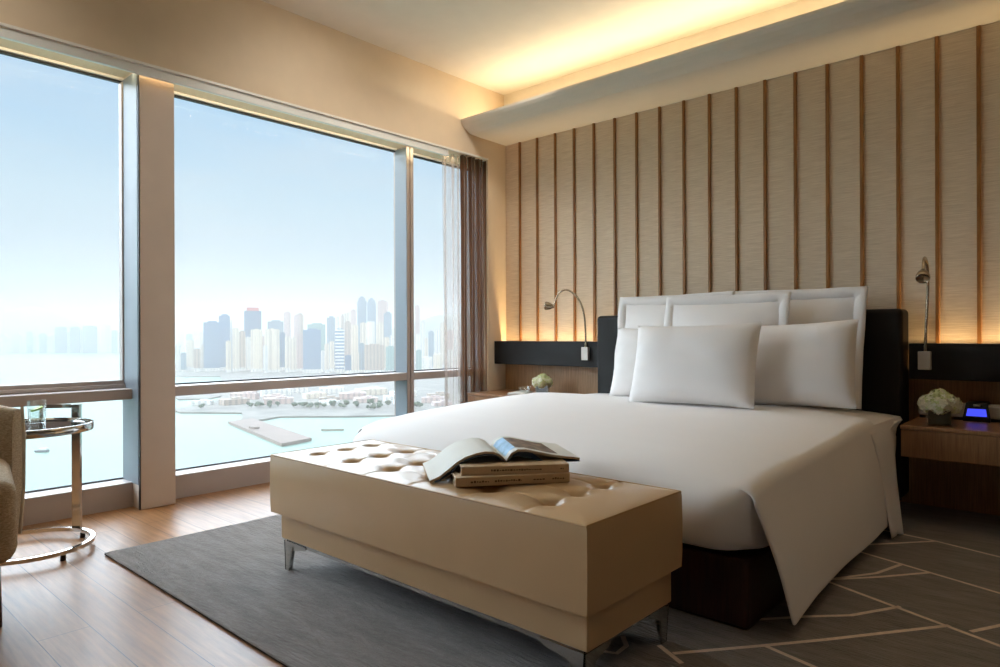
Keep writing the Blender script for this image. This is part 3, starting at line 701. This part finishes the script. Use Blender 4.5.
# ================================================================= BENCH
t = thing('bench', 'long buttoned cream leather bench at the foot of the bed', 'bench', (-1.82, 1.745, .012))
bx0, bx1, by0, by1, bz = -2.635, -1.022, 1.47, 1.995, .493
cols = [-2.49 + .249 * i for i in range(6)]; rws = [1.605, 1.747, 1.888]
btn = [(x, y) for x in cols for y in rws]
def cushz(x, y):
    ex = min(x - bx0, bx1 - x); ey = min(y - by0, by1 - y); e = min(ex, ey)
    z = bz + .011 * (1 - math.exp(-e / .045))
    d = min(math.hypot(x - a, y - b) for a, b in btn)
    z -= .026 * math.exp(-(d / .024) ** 2) + .013 * math.exp(-(d / .062) ** 2)
    # tucks running between buttons and to the edges
    dx = min(abs(x - c) for c in cols); dy = min(abs(y - c) for c in rws)
    z -= .0035 * math.exp(-(dx / .008) ** 2) + (.0022 * math.exp(-(dy / .010) ** 2) if cols[0] < x < cols[-1] else 0)
    return z
NX, NY = 230, 80
bm = nb(); rows = [[(lerp(bx0, bx1, i / NX), lerp(by0, by1, j / NY), cushz(lerp(bx0, bx1, i / NX), lerp(by0, by1, j / NY))) for i in range(NX + 1)] for j in range(NY + 1)]
V = grid(bm, rows)
edge = V[0][:] + [r[-1] for r in V[1:]] + V[-1][-2::-1] + [r[0] for r in V[-2:0:-1]]
prev = edge
for z, out in ((.482, .003), (.40, .0045), (.30, .004), (.252, .002)):
    cur = []
    for v in edge:
        nx = (-1 if v.co.x < bx0 + 1e-4 else 1 if v.co.x > bx1 - 1e-4 else 0); ny = (-1 if v.co.y < by0 + 1e-4 else 1 if v.co.y > by1 - 1e-4 else 0)
        cur.append(bm.verts.new((v.co.x + nx * out, v.co.y + ny * out, z)))
    for k in range(len(edge)):
        f = bm.faces.new((prev[k], cur[k], cur[(k + 1) % len(edge)], prev[(k + 1) % len(edge)])); f.smooth = True
    prev = cur
bm.faces.new(prev)
cus = obj('cushion', bm, M['cream'], t)
bm = nb(); c = .012
loop = [(bx0, by0, bz), (bx1, by0, bz), (bx1, by1, bz), (bx0, by1, bz)]
tube(bm, [(x, y, z - .001) for x, y, z in loop], .0035, 8, True)
obj('piping', bm, M['creamseam'], cus)
for x, y in ((bx0, by0), (bx1, by0), (bx1, by1), (bx0, by1)): bm = nb(); tube(bm, [(x, y, .252), (x, y, bz)], .003, 8); obj('corner_seam', bm, M['creamseam'], cus)
for x, y in btn:
    bm = nb(); blob(bm, (x, y, cushz(x, y) + .001), .0125, 2, (1, 1, .45)); obj('button', bm, M['cream'], cus)
bm = nb(); box(bm, bx0 + .03, bx1 - .018, by0 + .028, by1 - .028, .142, .252, .004); obj('plinth', bm, M['cream'], t)
bm = nb(); box(bm, bx0 + .06, bx1 - .035, by0 + .035, by1 - .035, .126, .143); obj('under_frame', bm, M['chrome'], t)
for sx in (0, 1):
    for sy in (0, 1):
        x = bx0 + .05 if not sx else bx1 - .026; d = 1 if not sx else -1; y = by0 + .03 if not sy else by1 - .03; e = 1 if not sy else -1
        bm = nb()
        # flat chrome plate across the corner, tapering to the foot
        def plate(pts, n, th):
            n = Vector(n) * th; a = [bm.verts.new(p) for p in pts]; b = [bm.verts.new(Vector(p) + n) for p in pts]; k = len(pts)
            bm.faces.new(a[::-1]); bm.faces.new(b)
            for i in range(k): bm.faces.new((a[i], a[(i + 1) % k], b[(i + 1) % k], b[i]))
        plate([(x, y, .135), (x + d * .16, y, .135), (x + d * .16, y, .122), (x + d * .052, y, .100), (x + d * .034, y, .012), (x + d * .008, y, .012)], (0, e, 0), .006)
        plate([(x, y, .135), (x, y + e * .12, .135), (x, y + e * .12, .122), (x, y + e * .05, .100), (x + d * .008, y + e * .032, .012), (x + d * .008, y, .012)], (d, 0, 0), .006)
        bmesh.ops.recalc_face_normals(bm, faces=bm.faces); obj('leg', bm, M['chrome'], t)

# ---------------------------------------------------------------- books on the bench
ZB = .5045
def closed_book(name, x, y, z, L, D, T, ang, cov, label, marks):
    t = thing('book', label, 'book', (x, y, z), ang, 'books on the bench')
    bm = nb()   # local: spine along +x on the y = 0 side, pages behind it
    box(bm, 0, L, 0, D, 0, .003, .001, 1); box(bm, 0, L, 0, D, T - .003, T, .001, 1); box(bm, 0, L, -.002, .004, 0, T, .0015, 1)
    cb = bm
    bm = nb(); box(bm, .004, L - .004, .004, D - .006, .003, T - .003); obj('pages', bm, M['paperedge'], t, True)
    bm = cb
    for x0, x1 in marks: 
        xx = x0
        while xx < x1:
            w = random.uniform(.004, .008); box(bm, xx, min(xx + w, x1), -.0026, -.0019, T * random.uniform(.36, .42), T * random.uniform(.50, .62), mat=1); xx += w + .003
    obj('cover', bm, [M[cov], M['ink']], t, True)
    return t
closed_book('a', -1.572, 1.523, ZB, .385, .25, .030, R(53), 'cover', 'lower closed tan book of the stack on the cream bench', [(.05, .11), (.13, .22), (.26, .30), (.325, .365)])
closed_book('b', -1.583, 1.560, ZB + .0302, .365, .245, .028, R(50.5), 'cover2', 'upper closed tan book of the stack, directly under the open one', [(.10, .27), (.335, .345)])

# open book lying on the stack, its left half sliding down to the cushion
t = thing('open_book', 'open illustrated book lying across the two closed books on the bench', 'book', (-1.53, 1.725, ZB + .059), R(53), 'books on the bench')
z0 = 0.
LP = [(0, .002), (-.008, .012), (-.022, .026), (-.045, .036), (-.075, .038), (-.105, .033), (-.14, .022), (-.17, .006), (-.20, -.018), (-.23, -.040), (-.262, -.0535)]
RP = [(0, .002), (.006, .014), (.018, .030), (.040, .041), (.07, .040), (.11, .031), (.16, .019), (.21, .011), (.262, .004)]
def pageblock(P, th, W0, W1, name, mats, sh=0.):
    P2 = []
    for (a, b), (c, d) in zip(P, P[1:]):
        for k in range(3): P2.append((lerp(a, c, k / 3), lerp(b, d, k / 3)))
    P2.append(P[-1]); sg = 1 if P[-1][0] > 0 else -1
    bm = nb(); up = []; lo = []
    for i, (x, z) in enumerate(P2):
        a = P2[max(0, i - 1)]; b = P2[min(len(P2) - 1, i + 1)]; tx, tz = b[0] - a[0], b[1] - a[1]; l = math.hypot(tx, tz); nx, nz = -tz / l * sg, tx / l * sg
        k = th * min(1, .25 + i / 6)
        up.append((x, z)); lo.append((x - nx * k, z - nz * k))
    n = len(P2); NY = 8
    VU = [[bm.verts.new((x, lerp(W0, W1, j / NY) + sh * abs(x), z)) for j in range(NY + 1)] for x, z in up]
    VL = [[bm.verts.new((x, lerp(W0, W1, j / NY) + sh * abs(x), z)) for j in range(NY + 1)] for x, z in lo]
    def F(q, m, s=False): f = bm.faces.new(q); f.material_index = m; f.smooth = s
    for i in range(n - 1):
        for j in range(NY):
            pic = (3 if i < n * .36 else 2) if (len(mats) > 2 and n * .04 < i < n * .8 and 1 <= j < 7) else 0  # inner slope painted blue as if sky-lit, brown picture beyond it
            F((VU[i][j], VU[i + 1][j], VU[i + 1][j + 1], VU[i][j + 1]), pic, True); F((VL[i][j + 1], VL[i + 1][j + 1], VL[i + 1][j], VL[i][j]), 1, True)
        F((VL[i][0], VL[i + 1][0], VU[i + 1][0], VU[i][0]), 1); F((VU[i][NY], VU[i + 1][NY], VL[i + 1][NY], VL[i][NY]), 1)
    for j in range(NY): F((VU[-1][j], VL[-1][j], VL[-1][j + 1], VU[-1][j + 1]), 1); F((VU[0][j + 1], VL[0][j + 1], VL[0][j], VU[0][j]), 1)
    bmesh.ops.recalc_face_normals(bm, faces=bm.faces)
    return obj(name, bm, mats, t, True)
pageblock(LP, .008, 0, .31, 'pages', [M['paper'], M['paperedge']], .0)
pageblock(RP, .008, 0, .31, 'pages', [M['paper'], M['paperedge'], M['pict'], M['skypage']], .0)
pageblock([(0, -.0095)] + [(x, z - .0105) for x, z in LP[1:-3]] + [(-.185, -.027), (-.225, -.051), (-.245, -.0575)], .002, -.004, .314, 'cover', [M['coverblue'], M['coverblue']])
pageblock([(0, -.0095)] + [(x, lerp(z - .0105, -.006, min(1, x / .16))) for x, z in RP[1:]] , .002, -.004, .314, 'cover', [M['coverblue'], M['coverblue']])

# ================================================================= SIDE TABLE
TC = (-3.70, .845)
t = thing('side_table', 'round chrome side table with a smoked glass top and a ring base by the window', 'side table', (TC[0], TC[1], 0))
def ring(r, z, n=64): return [(TC[0] + r * math.cos(2 * PI * k / n), TC[1] + r * math.sin(2 * PI * k / n), z) for k in range(n)]
bm = nb(); bar(bm, ring(.258, .036), .020, .018, True); obj('base_ring', bm, M['chrome'], t)
for k in range(4):
    a = k * PI / 2 + .3; bm = nb(); lathe(bm, [(.011, 0), (.012, .004), (.011, .026)], TC[0] + .258 * math.cos(a), TC[1] + .258 * math.sin(a), 16); obj('foot', bm, M['blackplastic'], t)
bm = nb(); lathe(bm, [(.262, .556), (.264, .558), (.264, .590), (.262, .592), (.255, .592), (.254, .584), (.254, .556)], TC[0], TC[1], 64)
obj('tray_rim', bm, M['chrome'], t)
bm = nb(); lathe(bm, [(0, .566), (.2545, .566), (.2545, .582), (0, .582)], TC[0], TC[1], 64, smooth=False); obj('glass_top', bm, M['tableglass'], t)
a = math.atan2(1.098 - TC[1], -3.845 - TC[0]); pxx, pyy = TC[0] + .276 * math.cos(a), TC[1] + .276 * math.sin(a)
bm = nb(); box(bm, -.009, .009, -.021, .021, .028, .657, .001, 1); bmesh.ops.transform(bm, matrix=Matrix.Translation((pxx, pyy, 0)) @ Matrix.Rotation(a + .25, 4, 'Z'), verts=bm.verts)
obj('post', bm, M['chrome'], t)
a2 = a + .62; qx, qy = TC[0] + .276 * math.cos(a2), TC[1] + .276 * math.sin(a2)
bm = nb(); bar(bm, [(pxx, pyy, .648), (qx, qy, .648)], .014, .018); bar(bm, [(qx, qy, .656), (qx, qy, .56)], .018, .014); obj('handle', bm, M['chrome'], t)

g = thing('tumbler', 'glass tumbler of water with a lime slice on the chrome side table', 'glass', (-3.79, .905, .582))
bm = nb(); lathe(bm, [(0, 0), (.032, 0), (.035, .003), (.040, .11), (.038, .11), (.0335, .012), (0, .011)], -3.79, .905, 32)
for v in bm.verts: v.co.z += .582
obj('glass_body', bm, M['clear'], g)
bm = nb(); lathe(bm, [(0, .012), (.033, .0125), (.036, .07), (0, .07)], -3.79, .905, 32)
for v in bm.verts: v.co.z += .582
obj('water', bm, M['water'], g)
bm = nb(); lathe(bm, [(0, -.004), (.025, -.004), (.027, 0), (.025, .004), (0, .004)], 0, 0, 24)
bmesh.ops.transform(bm, matrix=Matrix.Translation((-3.79, .905, .582 + .07)) @ Matrix.Rotation(.35, 4, 'X'), verts=bm.verts); obj('lime_slice', bm, M['lime'], g)

# ================================================================= ARMCHAIR
t = thing('armchair', 'beige tweed armchair on dark wooden legs at the left edge, beside the chrome table', 'armchair', (-3.06, .307, 0), R(-10))
# local: x forward (into the room), y to the window-side right flank
def shell(pts, th, zb, zt, name, mat, nz=12, rnd=.03):
    """upholstered panel: centre line in plan, thickness th, height between zb(i) and zt(i)"""
    bm = nb(); n = len(pts); loops = []
    P = [Vector((p[0], p[1], 0)) for p in pts]
    sec = []
    for k in range(28):
        a = 2 * PI * k / 28; cx, cz = math.cos(a), math.sin(a)
        sec.append((math.copysign(abs(cx) ** .55, cx), math.copysign(abs(cz) ** .28, cz)))
    for i, p in enumerate(P):
        a = P[max(0, i - 1)]; b = P[min(n - 1, i + 1)]; tdir = (b - a).normalized(); nn = Vector((-tdir.y, tdir.x, 0))
        f = i / (n - 1); end = min(1, min(i, n - 1 - i) / 1.5); k = .72 + .28 * end
        mid = (zb(f) + zt(f)) / 2; hh = (zt(f) - zb(f)) / 2
        loops.append([bm.verts.new(p + nn * s[0] * th / 2 * k * (1 - .18 * s[1]) + Vector((0, 0, mid + s[1] * (hh - (1 - k) * .05)))) for s in sec])
    for A, B in zip(loops, loops[1:]):
        for k in range(28): f = bm.faces.new((A[k], A[(k + 1) % 28], B[(k + 1) % 28], B[k])); f.smooth = True
    bm.faces.new(loops[0][::-1]); bm.faces.new(loops[-1])
    return obj(name, bm, M[mat], t, True)
back = [(-.12, -.34), (-.22, -.30), (-.30, -.20), (-.33, -.05), (-.32, .08), (-.30, .17), (-.27, .27), (-.225, .362)]
shell(back, .13, lambda f: .20, lambda f: .754 - .03 * abs(2 * f - 1) ** 2, 'backrest', 'tweed')
bm = nb(); box(bm, -.27, .36, -.34, .34, .245, .532, .06, 4); obj('seat', bm, M['tweed'], t, True, smooth=True)
bm = nb()
e = Vector((-.2, .368, 0)); tube(bm, [(e.x - .0, e.y, .22), (e.x + .012, e.y + .012, .4), (e.x + .012, e.y + .014, .6), (e.x, e.y + .008, .72)], .006, 8); obj('piping', bm, M['piping'], t, True)
for x, y in ((.17, .27), (.17, -.27), (-.22, .27), (-.22, -.27)):
    bm = nb(); tube(bm, [(x, y, .26), (x * 1.06, y * 1.06, 0.)], [.026, .016], 12); obj('leg', bm, M['legwood'], t, True)

# ================================================================= RUG
bm = nb(); RX0, RX1, RY0, RY1 = -3.395, 2.0, 1.068, 4.50
box(bm, RX0, RX1, RY0, RY1, 0.0005, .012, .003, 1)
for f in bm.faces:
    if f.normal.z < .5: f.material_index = 2
LINES = [[(-.95, 3.80), (-.61, 3.75), (-.36, 3.67), (.6, 3.32)], [(-1.0, 3.28), (-.61, 3.75)], [(-1.2, 3.47), (-.83, 3.34), (-.31, 3.16), (.6, 2.86)], [(-.93, 2.78), (-.82, 2.91), (-.71, 3.09), (-.66, 3.27)],
         [(-.93, 2.77), (-.82, 2.9), (-.69, 3.05), (-.55, 3.24)], [(-1.2, 3.0), (-.81, 2.85), (-.26, 2.63), (.6, 2.28)], [(-.9, 2.32), (-.78, 2.46), (-.67, 2.57), (-.56, 2.77)],
         [(-1.0, 1.9), (-.81, 2.14), (-.68, 2.31), (-.4, 2.7)], [(-.34, 2.69), (-.27, 2.82), (.0, 3.05)], [(-.81, 2.14), (-.65, 2.10), (-.2, 1.96)], [(-1.06, 1.92), (-.95, 1.86)], [(-1.19, 1.76), (-1.13, 1.785), (-1.135, 1.85), (-1.18, 1.90)], [(-.2, 1.96), (.5, 2.3)], [(-.65, 2.1), (-.45, 1.6)]]
for L in LINES:
    n = len(L); lv = []
    for i, (x, y) in enumerate(L):
        a = L[max(0, i - 1)]; b = L[min(n - 1, i + 1)]; tx, ty = b[0] - a[0], b[1] - a[1]; l = math.hypot(tx, ty); nx, ny = -ty / l * .0085, tx / l * .0085
        lv.append((bm.verts.new((x + nx, y + ny, .0128)), bm.verts.new((x - nx, y - ny, .0128))))
    for (a, b), (c, d) in zip(lv, lv[1:]): f = bm.faces.new((a, b, d, c)); f.material_index = 1
    bmesh.ops.recalc_face_normals(bm, faces=bm.faces)
tag(obj('rug', bm, [M['rugpile'], M['rugline'], M['rugedge']]), 'large charcoal grey rug with pale crossing lines under the bed and bench', 'rug')

# ================================================================= CURTAINS
def drape(name, ya, yb, x, waves, amp, mat, label, hem, seed, gather=0.):
    bm = nb(); n = waves * 14; rows = []
    for j in range(15):
        z = lerp(hem, 2.533, j / 14); row = []
        for i in range(n + 1):
            f = i / n; ph = f * waves * 2 * PI + .6 * noise.noise(Vector((f * 3, seed, 0)))
            yw = (ya - yb) * gather * math.sin(PI * (j / 14)) * (1 - f)
            row.append((x + amp * math.sin(ph) * (.75 + .25 * j / 14), lerp(ya, yb, f) + yw * -1 + .010 * math.sin(ph * .5 + z * 1.2 + seed), z))
        rows.append(row)
    grid(bm, rows); return tag(obj(name, bm, mat, smooth=True), label, 'curtain')
drape('sheer_curtain', 3.90, 4.20, -4.165, 4, .032, M['sheer'], 'translucent white sheer curtain gathered beside the brown curtain', .01, 1.)
drape('curtain', 4.05, 4.385, -4.108, 7, .028, M['tulle'], 'brown tulle curtain gathered at the bedside end of the window', .01, 5.)

# ================================================================= THE CITY OUTSIDE
ZS, ZL = -150., -147.
bm = nb(); box(bm, -30000, -60, -16000, 22000, ZS - 20, ZS); struct('sea', bm, M['sea'])
land = [(-1384, 560), (-1330, 551), (-1230, 626), (-1102, 560), (-1102, 600), (-1120, 640), (-1095, 668), (-1032, 722), (-974, 791), (-932, 889), (-860, 960), (-600, 1500), (-200, 3000), (-1800, 7000), (-5200, 6000), (-4300, 2700), (-3300, 1150), (-2720, 1010), (-2457, 1040), (-2389, 1133), (-2050, 980), (-1700, 690), (-1600, 660), (-1570, 720), (-1612, 770), (-1480, 690)]
bm = nb(); prism(bm, land, ZS - 1, ZL); struct('waterfront', bm, M['land'])
bm = nb(); prism(bm, [(-7100, -3500), (-8077, 1314), (-7726, 1554), (-6670, 2276), (-6900, 3300), (-9500, 4200), (-11500, 2000), (-11000, -4200)], ZS - 1, ZL - 1); struct('far_shore', bm, M['land'])
bm = nb(); prism(bm, [(-1112, 541), (-1122, 590), (-842, 532), (-829, 478)], ZS - 1, ZL + 1.5); box(bm, -1000, -985, 520, 530, ZL, ZL + 5); struct('pier', bm, M['pier'])
bm = nb(); prism(bm, [(-918, 597), (-914, 599), (-894, 623), (-898, 621)], ZS - 1, ZS + 3); struct('breakwater', bm, M['rock'])

def ridge(name, pts, depth, zbase):
    bm = nb(); rows = []
    for j in range(7):
        q = j / 6; rows.append([(x + (-1 if True else 0) * depth * (q - .5), y + depth * .3 * (q - .5), lerp(zbase, z, math.sin(PI * q) ** .8) + (12 * noise.noise(Vector((x * .004, y * .004, q * 3)))) * math.sin(PI * q)) for x, y, z in pts])
    grid(bm, rows); return struct(name, bm, M['hill'], smooth=True)
def dens(pts, n=8):
    out = []
    for a, b in zip(pts, pts[1:]):
        for k in range(n): out.append(tuple(lerp(a[i], b[i], k / n) for i in range(3)))
    return out + [pts[-1]]
ridge('hill', dens([(-11500, 300, 60), (-11281, 1941, 200), (-10984, 2210, 330), (-10637, 2523, 392), (-10389, 2747, 300), (-10191, 2925, 165), (-9900, 3300, -60), (-9700, 3700, -150)]), 1600, -150)
ridge('hill', dens([(-4900, 3500, -120), (-4714, 3828, 60), (-4522, 4001, 135), (-4436, 4079, 170), (-4218, 4276, 185), (-4020, 4454, 150), (-3600, 4900, 60)]), 900, -150)

GEN = {'cream': 'cream high-rise in the mass of towers behind the harbour', 'white': 'white high-rise in the mass of towers behind the harbour', 'pink': 'pinkish high-rise in the mass of towers behind the harbour',
       'brown': 'beige brown high-rise in the mass of towers behind the harbour', 'glassgrey': 'grey glass high-rise in the mass of towers behind the harbour', 'deepblue': 'dark blue glass high-rise in the mass of towers behind the harbour', 'teal': 'greenish glass high-rise in the mass of towers behind the harbour'}
for ci, row in enumerate(CITY):
    x, y, w, h, kind = row[:5]; lab = row[5]
    az = math.atan2(y, x)
    far = lab == 'FAR'
    rng = random.Random(ci * 13 + 5)
    rz = az + PI / 2 + rng.uniform(-.05, .05)
    base = ZL - (1 if far else 0)
    if far: label, grp = 'pale tower on the hazy far shore across the water, %s' % {'white': 'whitish', 'cream': 'cream', 'pink': 'faintly pink', 'glassgrey': 'grey', 'deepblue': 'bluish and broader'}[kind], 'towers on the far shore, ' + kind
    elif lab: label, grp = lab, None
    else: label, grp = GEN[kind], kind + ' high-rises behind the harbour'
    b = thing('skyscraper', label, 'building', (x, y, base), rz, grp)
    d = row[6] if len(row) > 6 else w * .7; bm = nb()
    if lab and 'rounded top' in lab:
        box(bm, -w * .5, w * .5, -d / 2, d / 2, 0, h * .93); box(bm, -w * .38, w * .38, -d * .4, d * .4, h * .93, h * .975); box(bm, -w * .2, w * .2, -d * .25, d * .25, h * .975, h)
    elif kind in ('cream', 'pink', 'white') and not far and w < 60:
        # residential slab with bays
        box(bm, -w * .5, w * .5, -d * .3, d * .3, 0, h * .97); box(bm, -w * .42, -w * .12, -d * .5, d * .5, 0, h * .985); box(bm, w * .12, w * .42, -d * .5, d * .5, 0, h * .985); box(bm, -w * .12, w * .12, -d * .2, d * .2, h * .97, h)
    else:
        box(bm, -w * .5, w * .5, -d / 2, d / 2, 0, h * .97); box(bm, -w * .3, w * .25, -d * .3, d * .3, h * .97, h)
    obj('tower_body', bm, FAC[kind], b, True)
    if not far:
        bm = nb(); box(bm, -w * .52, w * .52, -d * .53, d * .53, 0, 9 + rng.random() * 8); obj('podium', bm, FAC['white'], b, True)
    if lab and 'red crown' in lab:
        bm = nb(); box(bm, -w * .36, w * .36, -d * .36, d * .36, h * .97, h + 8); obj('crown', bm, M['red'], b, True)
    if lab and 'roof sign' in lab:
        bm = nb(); box(bm, -w * .36, w * .24, -d * .56, -d * .5, h * .925, h * .975); obj('roof_sign', bm, M['signwhite'], b, True)

# low buildings and trees on the waterfront
rng = random.Random(3)
lowpos = [(-1430, 640, 40, 9), (-1390, 690, 55, 12), (-1480, 760, 60, 14), (-1420, 800, 46, 10), (-1330, 760, 60, 12), (-1500, 850, 70, 16), (-1380, 880, 50, 12), (-1290, 860, 44, 9), (-1230, 820, 40, 8), (-1300, 930, 60, 14), (-1210, 900, 48, 10), (-1180, 960, 52, 12), (-1120, 930, 40, 9), (-1090, 990, 50, 12), (-1030, 960, 38, 8), (-1560, 930, 80, 18), (-1460, 980, 60, 14), (-1350, 1020, 70, 15), (-1250, 1040, 56, 13), (-1150, 1060, 50, 12), (-1060, 1080, 55, 14), (-985, 1010, 34, 26), (-1620, 830, 60, 12)]
for i, (x, y, w, h) in enumerate(lowpos):
    b = thing('low_building', 'low waterfront building among the trees below the towers', 'building', (x, y, ZL), math.atan2(y, x) + PI / 2 + rng.uniform(-.5, .5), 'low waterfront buildings')
    bm = nb(); d = w * rng.uniform(.35, .7); box(bm, -w / 2, w / 2, -d / 2, d / 2, 0, h); box(bm, -w * .3, w * .1, -d * .3, d * .2, h, h + 3); obj('walls', bm, FAC[rng.choice(['cream', 'white', 'white', 'pink', 'brown'])], b, True)
grove = []
for i in range(110):
    c = rng.choice([(-1293, 690, 22), (-1270, 705, 22), (-1195, 765, 24), (-1160, 800, 26), (-1150, 858, 26), (-1113, 851, 22), (-1225, 745, 20), (-1360, 610, 12), (-1080, 830, 20), (-1040, 900, 26)])
    x, y = c[0] + rng.uniform(-1, 1) * c[2], c[1] + rng.uniform(-1, 1) * c[2]; r = rng.uniform(5, 9)
    if any(math.hypot(x - q[0], y - q[1]) < (r + q[2]) * 1.02 for q in grove): continue
    grove.append((x, y, r))
    tr = thing('tree', 'dull green tree in the park strip along the harbour edge', 'tree', (x, y, ZL), 0, 'waterfront trees')
    bm = nb()
    for q in range(4): blob(bm, (rng.uniform(-.4, .4) * r, rng.uniform(-.4, .4) * r, r * rng.uniform(.8, 1.3)), r * rng.uniform(.45, .6), 2, (1, 1, .85), .5)
    obj('crown', bm, M['leaf'], tr, True)
    bm = nb(); tube(bm, [(0, 0, 0), (0, 0, r)], [.7, .4], 6); obj('trunk', bm, M['land'], tr, True)
bo = thing('boat', 'small grey boat on the open water beyond the chrome table', 'boat', (-1029, 251, ZS), .9)
bm = nb(); prism(bm, [(-9, 0), (-6, -2.4), (8, -2.4), (8, 2.4), (-6, 2.4)], 0, 2.6); obj('hull', bm, M['boat'], bo, True)
bm = nb(); box(bm, -2, 6, -1.7, 1.7, 2.6, 5); obj('cabin', bm, M['signwhite'], bo, True)

# sea haze: a thin scattering layer of air over the harbour
k = NT('sea_haze'); k.n.remove(k.b)
vs = k.add('ShaderNodeVolumeScatter', Density=HAZE, Anisotropy=HG); vs.inputs['Color'].default_value = (.60, .565, .55, 1)
k.link(vs.outputs[0], k.o.inputs['Volume'])
bm = nb(); box(bm, -13000, -90, -6000, 11000, ZS + .2, 330); struct('haze', bm, k.m)

# ================================================================= WORLD AND LIGHTS
w = bpy.data.worlds.new('World'); SC.world = w; w.use_nodes = True
nt = w.node_tree; bg = nt.nodes['Background']
tc = nt.nodes.new('ShaderNodeTexCoord'); sp = nt.nodes.new('ShaderNodeSeparateXYZ'); nt.links.new(tc.outputs['Generated'], sp.inputs[0])
cr = nt.nodes.new('ShaderNodeValToRGB'); el = cr.color_ramp.elements
stops = [(0., (204, 210, 213)), (.06, (204, 216, 226)), (.18, (202, 226, 242)), (.34, (162, 208, 245)), (.6, (140, 194, 244)), (1., (120, 180, 238))]
el[0].position = stops[0][0]; el[0].color = lin(stops[0][1]); el[1].position = 1.; el[1].color = lin(stops[-1][1])
for p, c in stops[1:-1]: e = el.new(p); e.color = lin(c)
nt.links.new(sp.outputs['Z'], cr.inputs['Fac'])
mp = nt.nodes.new('ShaderNodeMapping'); mp.inputs['Scale'].default_value = (2.2, 2.2, 9); nt.links.new(tc.outputs['Generated'], mp.inputs['Vector'])
nz = nt.nodes.new('ShaderNodeTexNoise'); nz.inputs['Scale'].default_value = 1.4; nz.inputs['Detail'].default_value = 5; nt.links.new(mp.outputs[0], nz.inputs['Vector'])
mr = nt.nodes.new('ShaderNodeMapRange'); mr.inputs['From Min'].default_value = .48; mr.inputs['From Max'].default_value = .8; mr.inputs['To Max'].default_value = .35; nt.links.new(nz.outputs['Fac'], mr.inputs['Value'])
mx = nt.nodes.new('ShaderNodeMix'); mx.data_type = 'RGBA'; nt.links.new(mr.outputs[0], mx.inputs['Factor']); nt.links.new(cr.outputs['Color'], mx.inputs[6]); mx.inputs[7].default_value = lin((236, 238, 240))
nt.links.new(mx.outputs[2], bg.inputs['Color']); bg.inputs['Strength'].default_value = WORLD

def light(name, typ, loc, rot, energy, color, **kw):
    l = bpy.data.lights.new(name, typ); l.energy = energy; l.color = color
    for a, b in kw.items(): setattr(l, a, b)
    o = bpy.data.objects.new(name, l); COL.objects.link(o); o.location = loc; o.rotation_euler = rot; return o
def aim(d): return Vector(d).to_track_quat('-Z', 'Y').to_euler()
# the sun stands behind the hotel and lights the harbour fronts; bright sky glow comes in through the windows
light('sun', 'SUN', (0, 0, 50), aim((-.80, .50, -.62)), SUN, (1, .93, .84), angle=R(2))
light('sky_glow', 'SUN', (-10, 0, 20), aim((.85, .22, -.32)), GLOW, (.80, .90, 1.), angle=R(110))
WARM = (1., .80, .52)
light('cove_light', 'AREA', (-.9, 4.36, 2.785), (PI + 1.05, 0, 0), COVE, (1., .87, .65), shape='RECTANGLE', size=6.1, size_y=.04)
light('rail_light', 'AREA', (-3.48, 4.522, .81), (PI - .08, 0, 0), RAIL, (1., .70, .34), shape='RECTANGLE', size=1.05, size_y=.02)
light('rail_light', 'AREA', (.72, 4.522, .81), (PI - .08, 0, 0), RAIL * 2.6, (1., .70, .34), shape='RECTANGLE', size=3.0, size_y=.02)
light('pocket_light', 'AREA', (-4.10, 1.1, 2.506), (0, PI - .75, 0), POCKET * .5, (1., .86, .60), shape='RECTANGLE', size=.012, size_y=5.5)
light('pocket_light', 'AREA', (-4.18, 1.3, 2.52), (0, .32, 0), POCKET * .4, (1., .84, .52), shape='RECTANGLE', size=.03, size_y=5.6)
for y in (-1.1, .35, 2.5, 3.7):  # added spots out of view that brighten the window wall
    light('wall_fill', 'SPOT', (-2.95, y, ZC - .02), aim((-1., 0, -1.1)), WALL_FILL * (.2 if y < 0 else 1), (1., .91, .81), spot_size=R(104), spot_blend=1., shadow_soft_size=.1)
for x, y, e in CEIL_FILL:  # added ceiling spots without fixtures, fill light for the room
    light('ceiling_fill', 'SPOT', (x, y, ZC - .02), (0, 0, 0), e, (1., .84, .66), spot_size=R(110), spot_blend=.9, shadow_soft_size=.08)

# ================================================================= CAMERA AND COLOUR
yaw, pit, rol = R(42.07), R(-.0451), R(-.205)
f = Vector((-math.sin(yaw), math.cos(yaw), 0)); r = Vector((math.cos(yaw), math.sin(yaw), 0)); u = Vector((0, 0, 1))
f2 = f * math.cos(pit) + u * math.sin(pit); u2 = u * math.cos(pit) - f * math.sin(pit)
r3 = r * math.cos(rol) + u2 * math.sin(rol); u3 = u2 * math.cos(rol) - r * math.sin(rol)
cam = bpy.data.cameras.new('camera'); cam.sensor_width = 36; cam.lens = 36 * .6743; cam.shift_y = 1.157 / 1000; cam.clip_start = .05; cam.clip_end = 60000
co = bpy.data.objects.new('camera', cam); COL.objects.link(co)
co.matrix_world = Matrix(((r3.x, u3.x, -f2.x, 0), (r3.y, u3.y, -f2.y, 0), (r3.z, u3.z, -f2.z, 1.0), (0, 0, 0, 1)))
SC.camera = co
vs = SC.view_settings; SC.display_settings.display_device = 'sRGB'; vs.view_transform = 'Standard'; vs.look = 'None'; vs.gamma = 1; vs.exposure = EXPO; vs.use_curve_mapping = False
cy = SC.cycles; cy.use_denoising = True; cy.max_bounces = 10; cy.diffuse_bounces = 5; cy.glossy_bounces = 4; cy.transparent_max_bounces = 24; cy.volume_bounces = 1; cy.caustics_reflective = False; cy.caustics_refractive = False; cy.sample_clamp_indirect = 6.
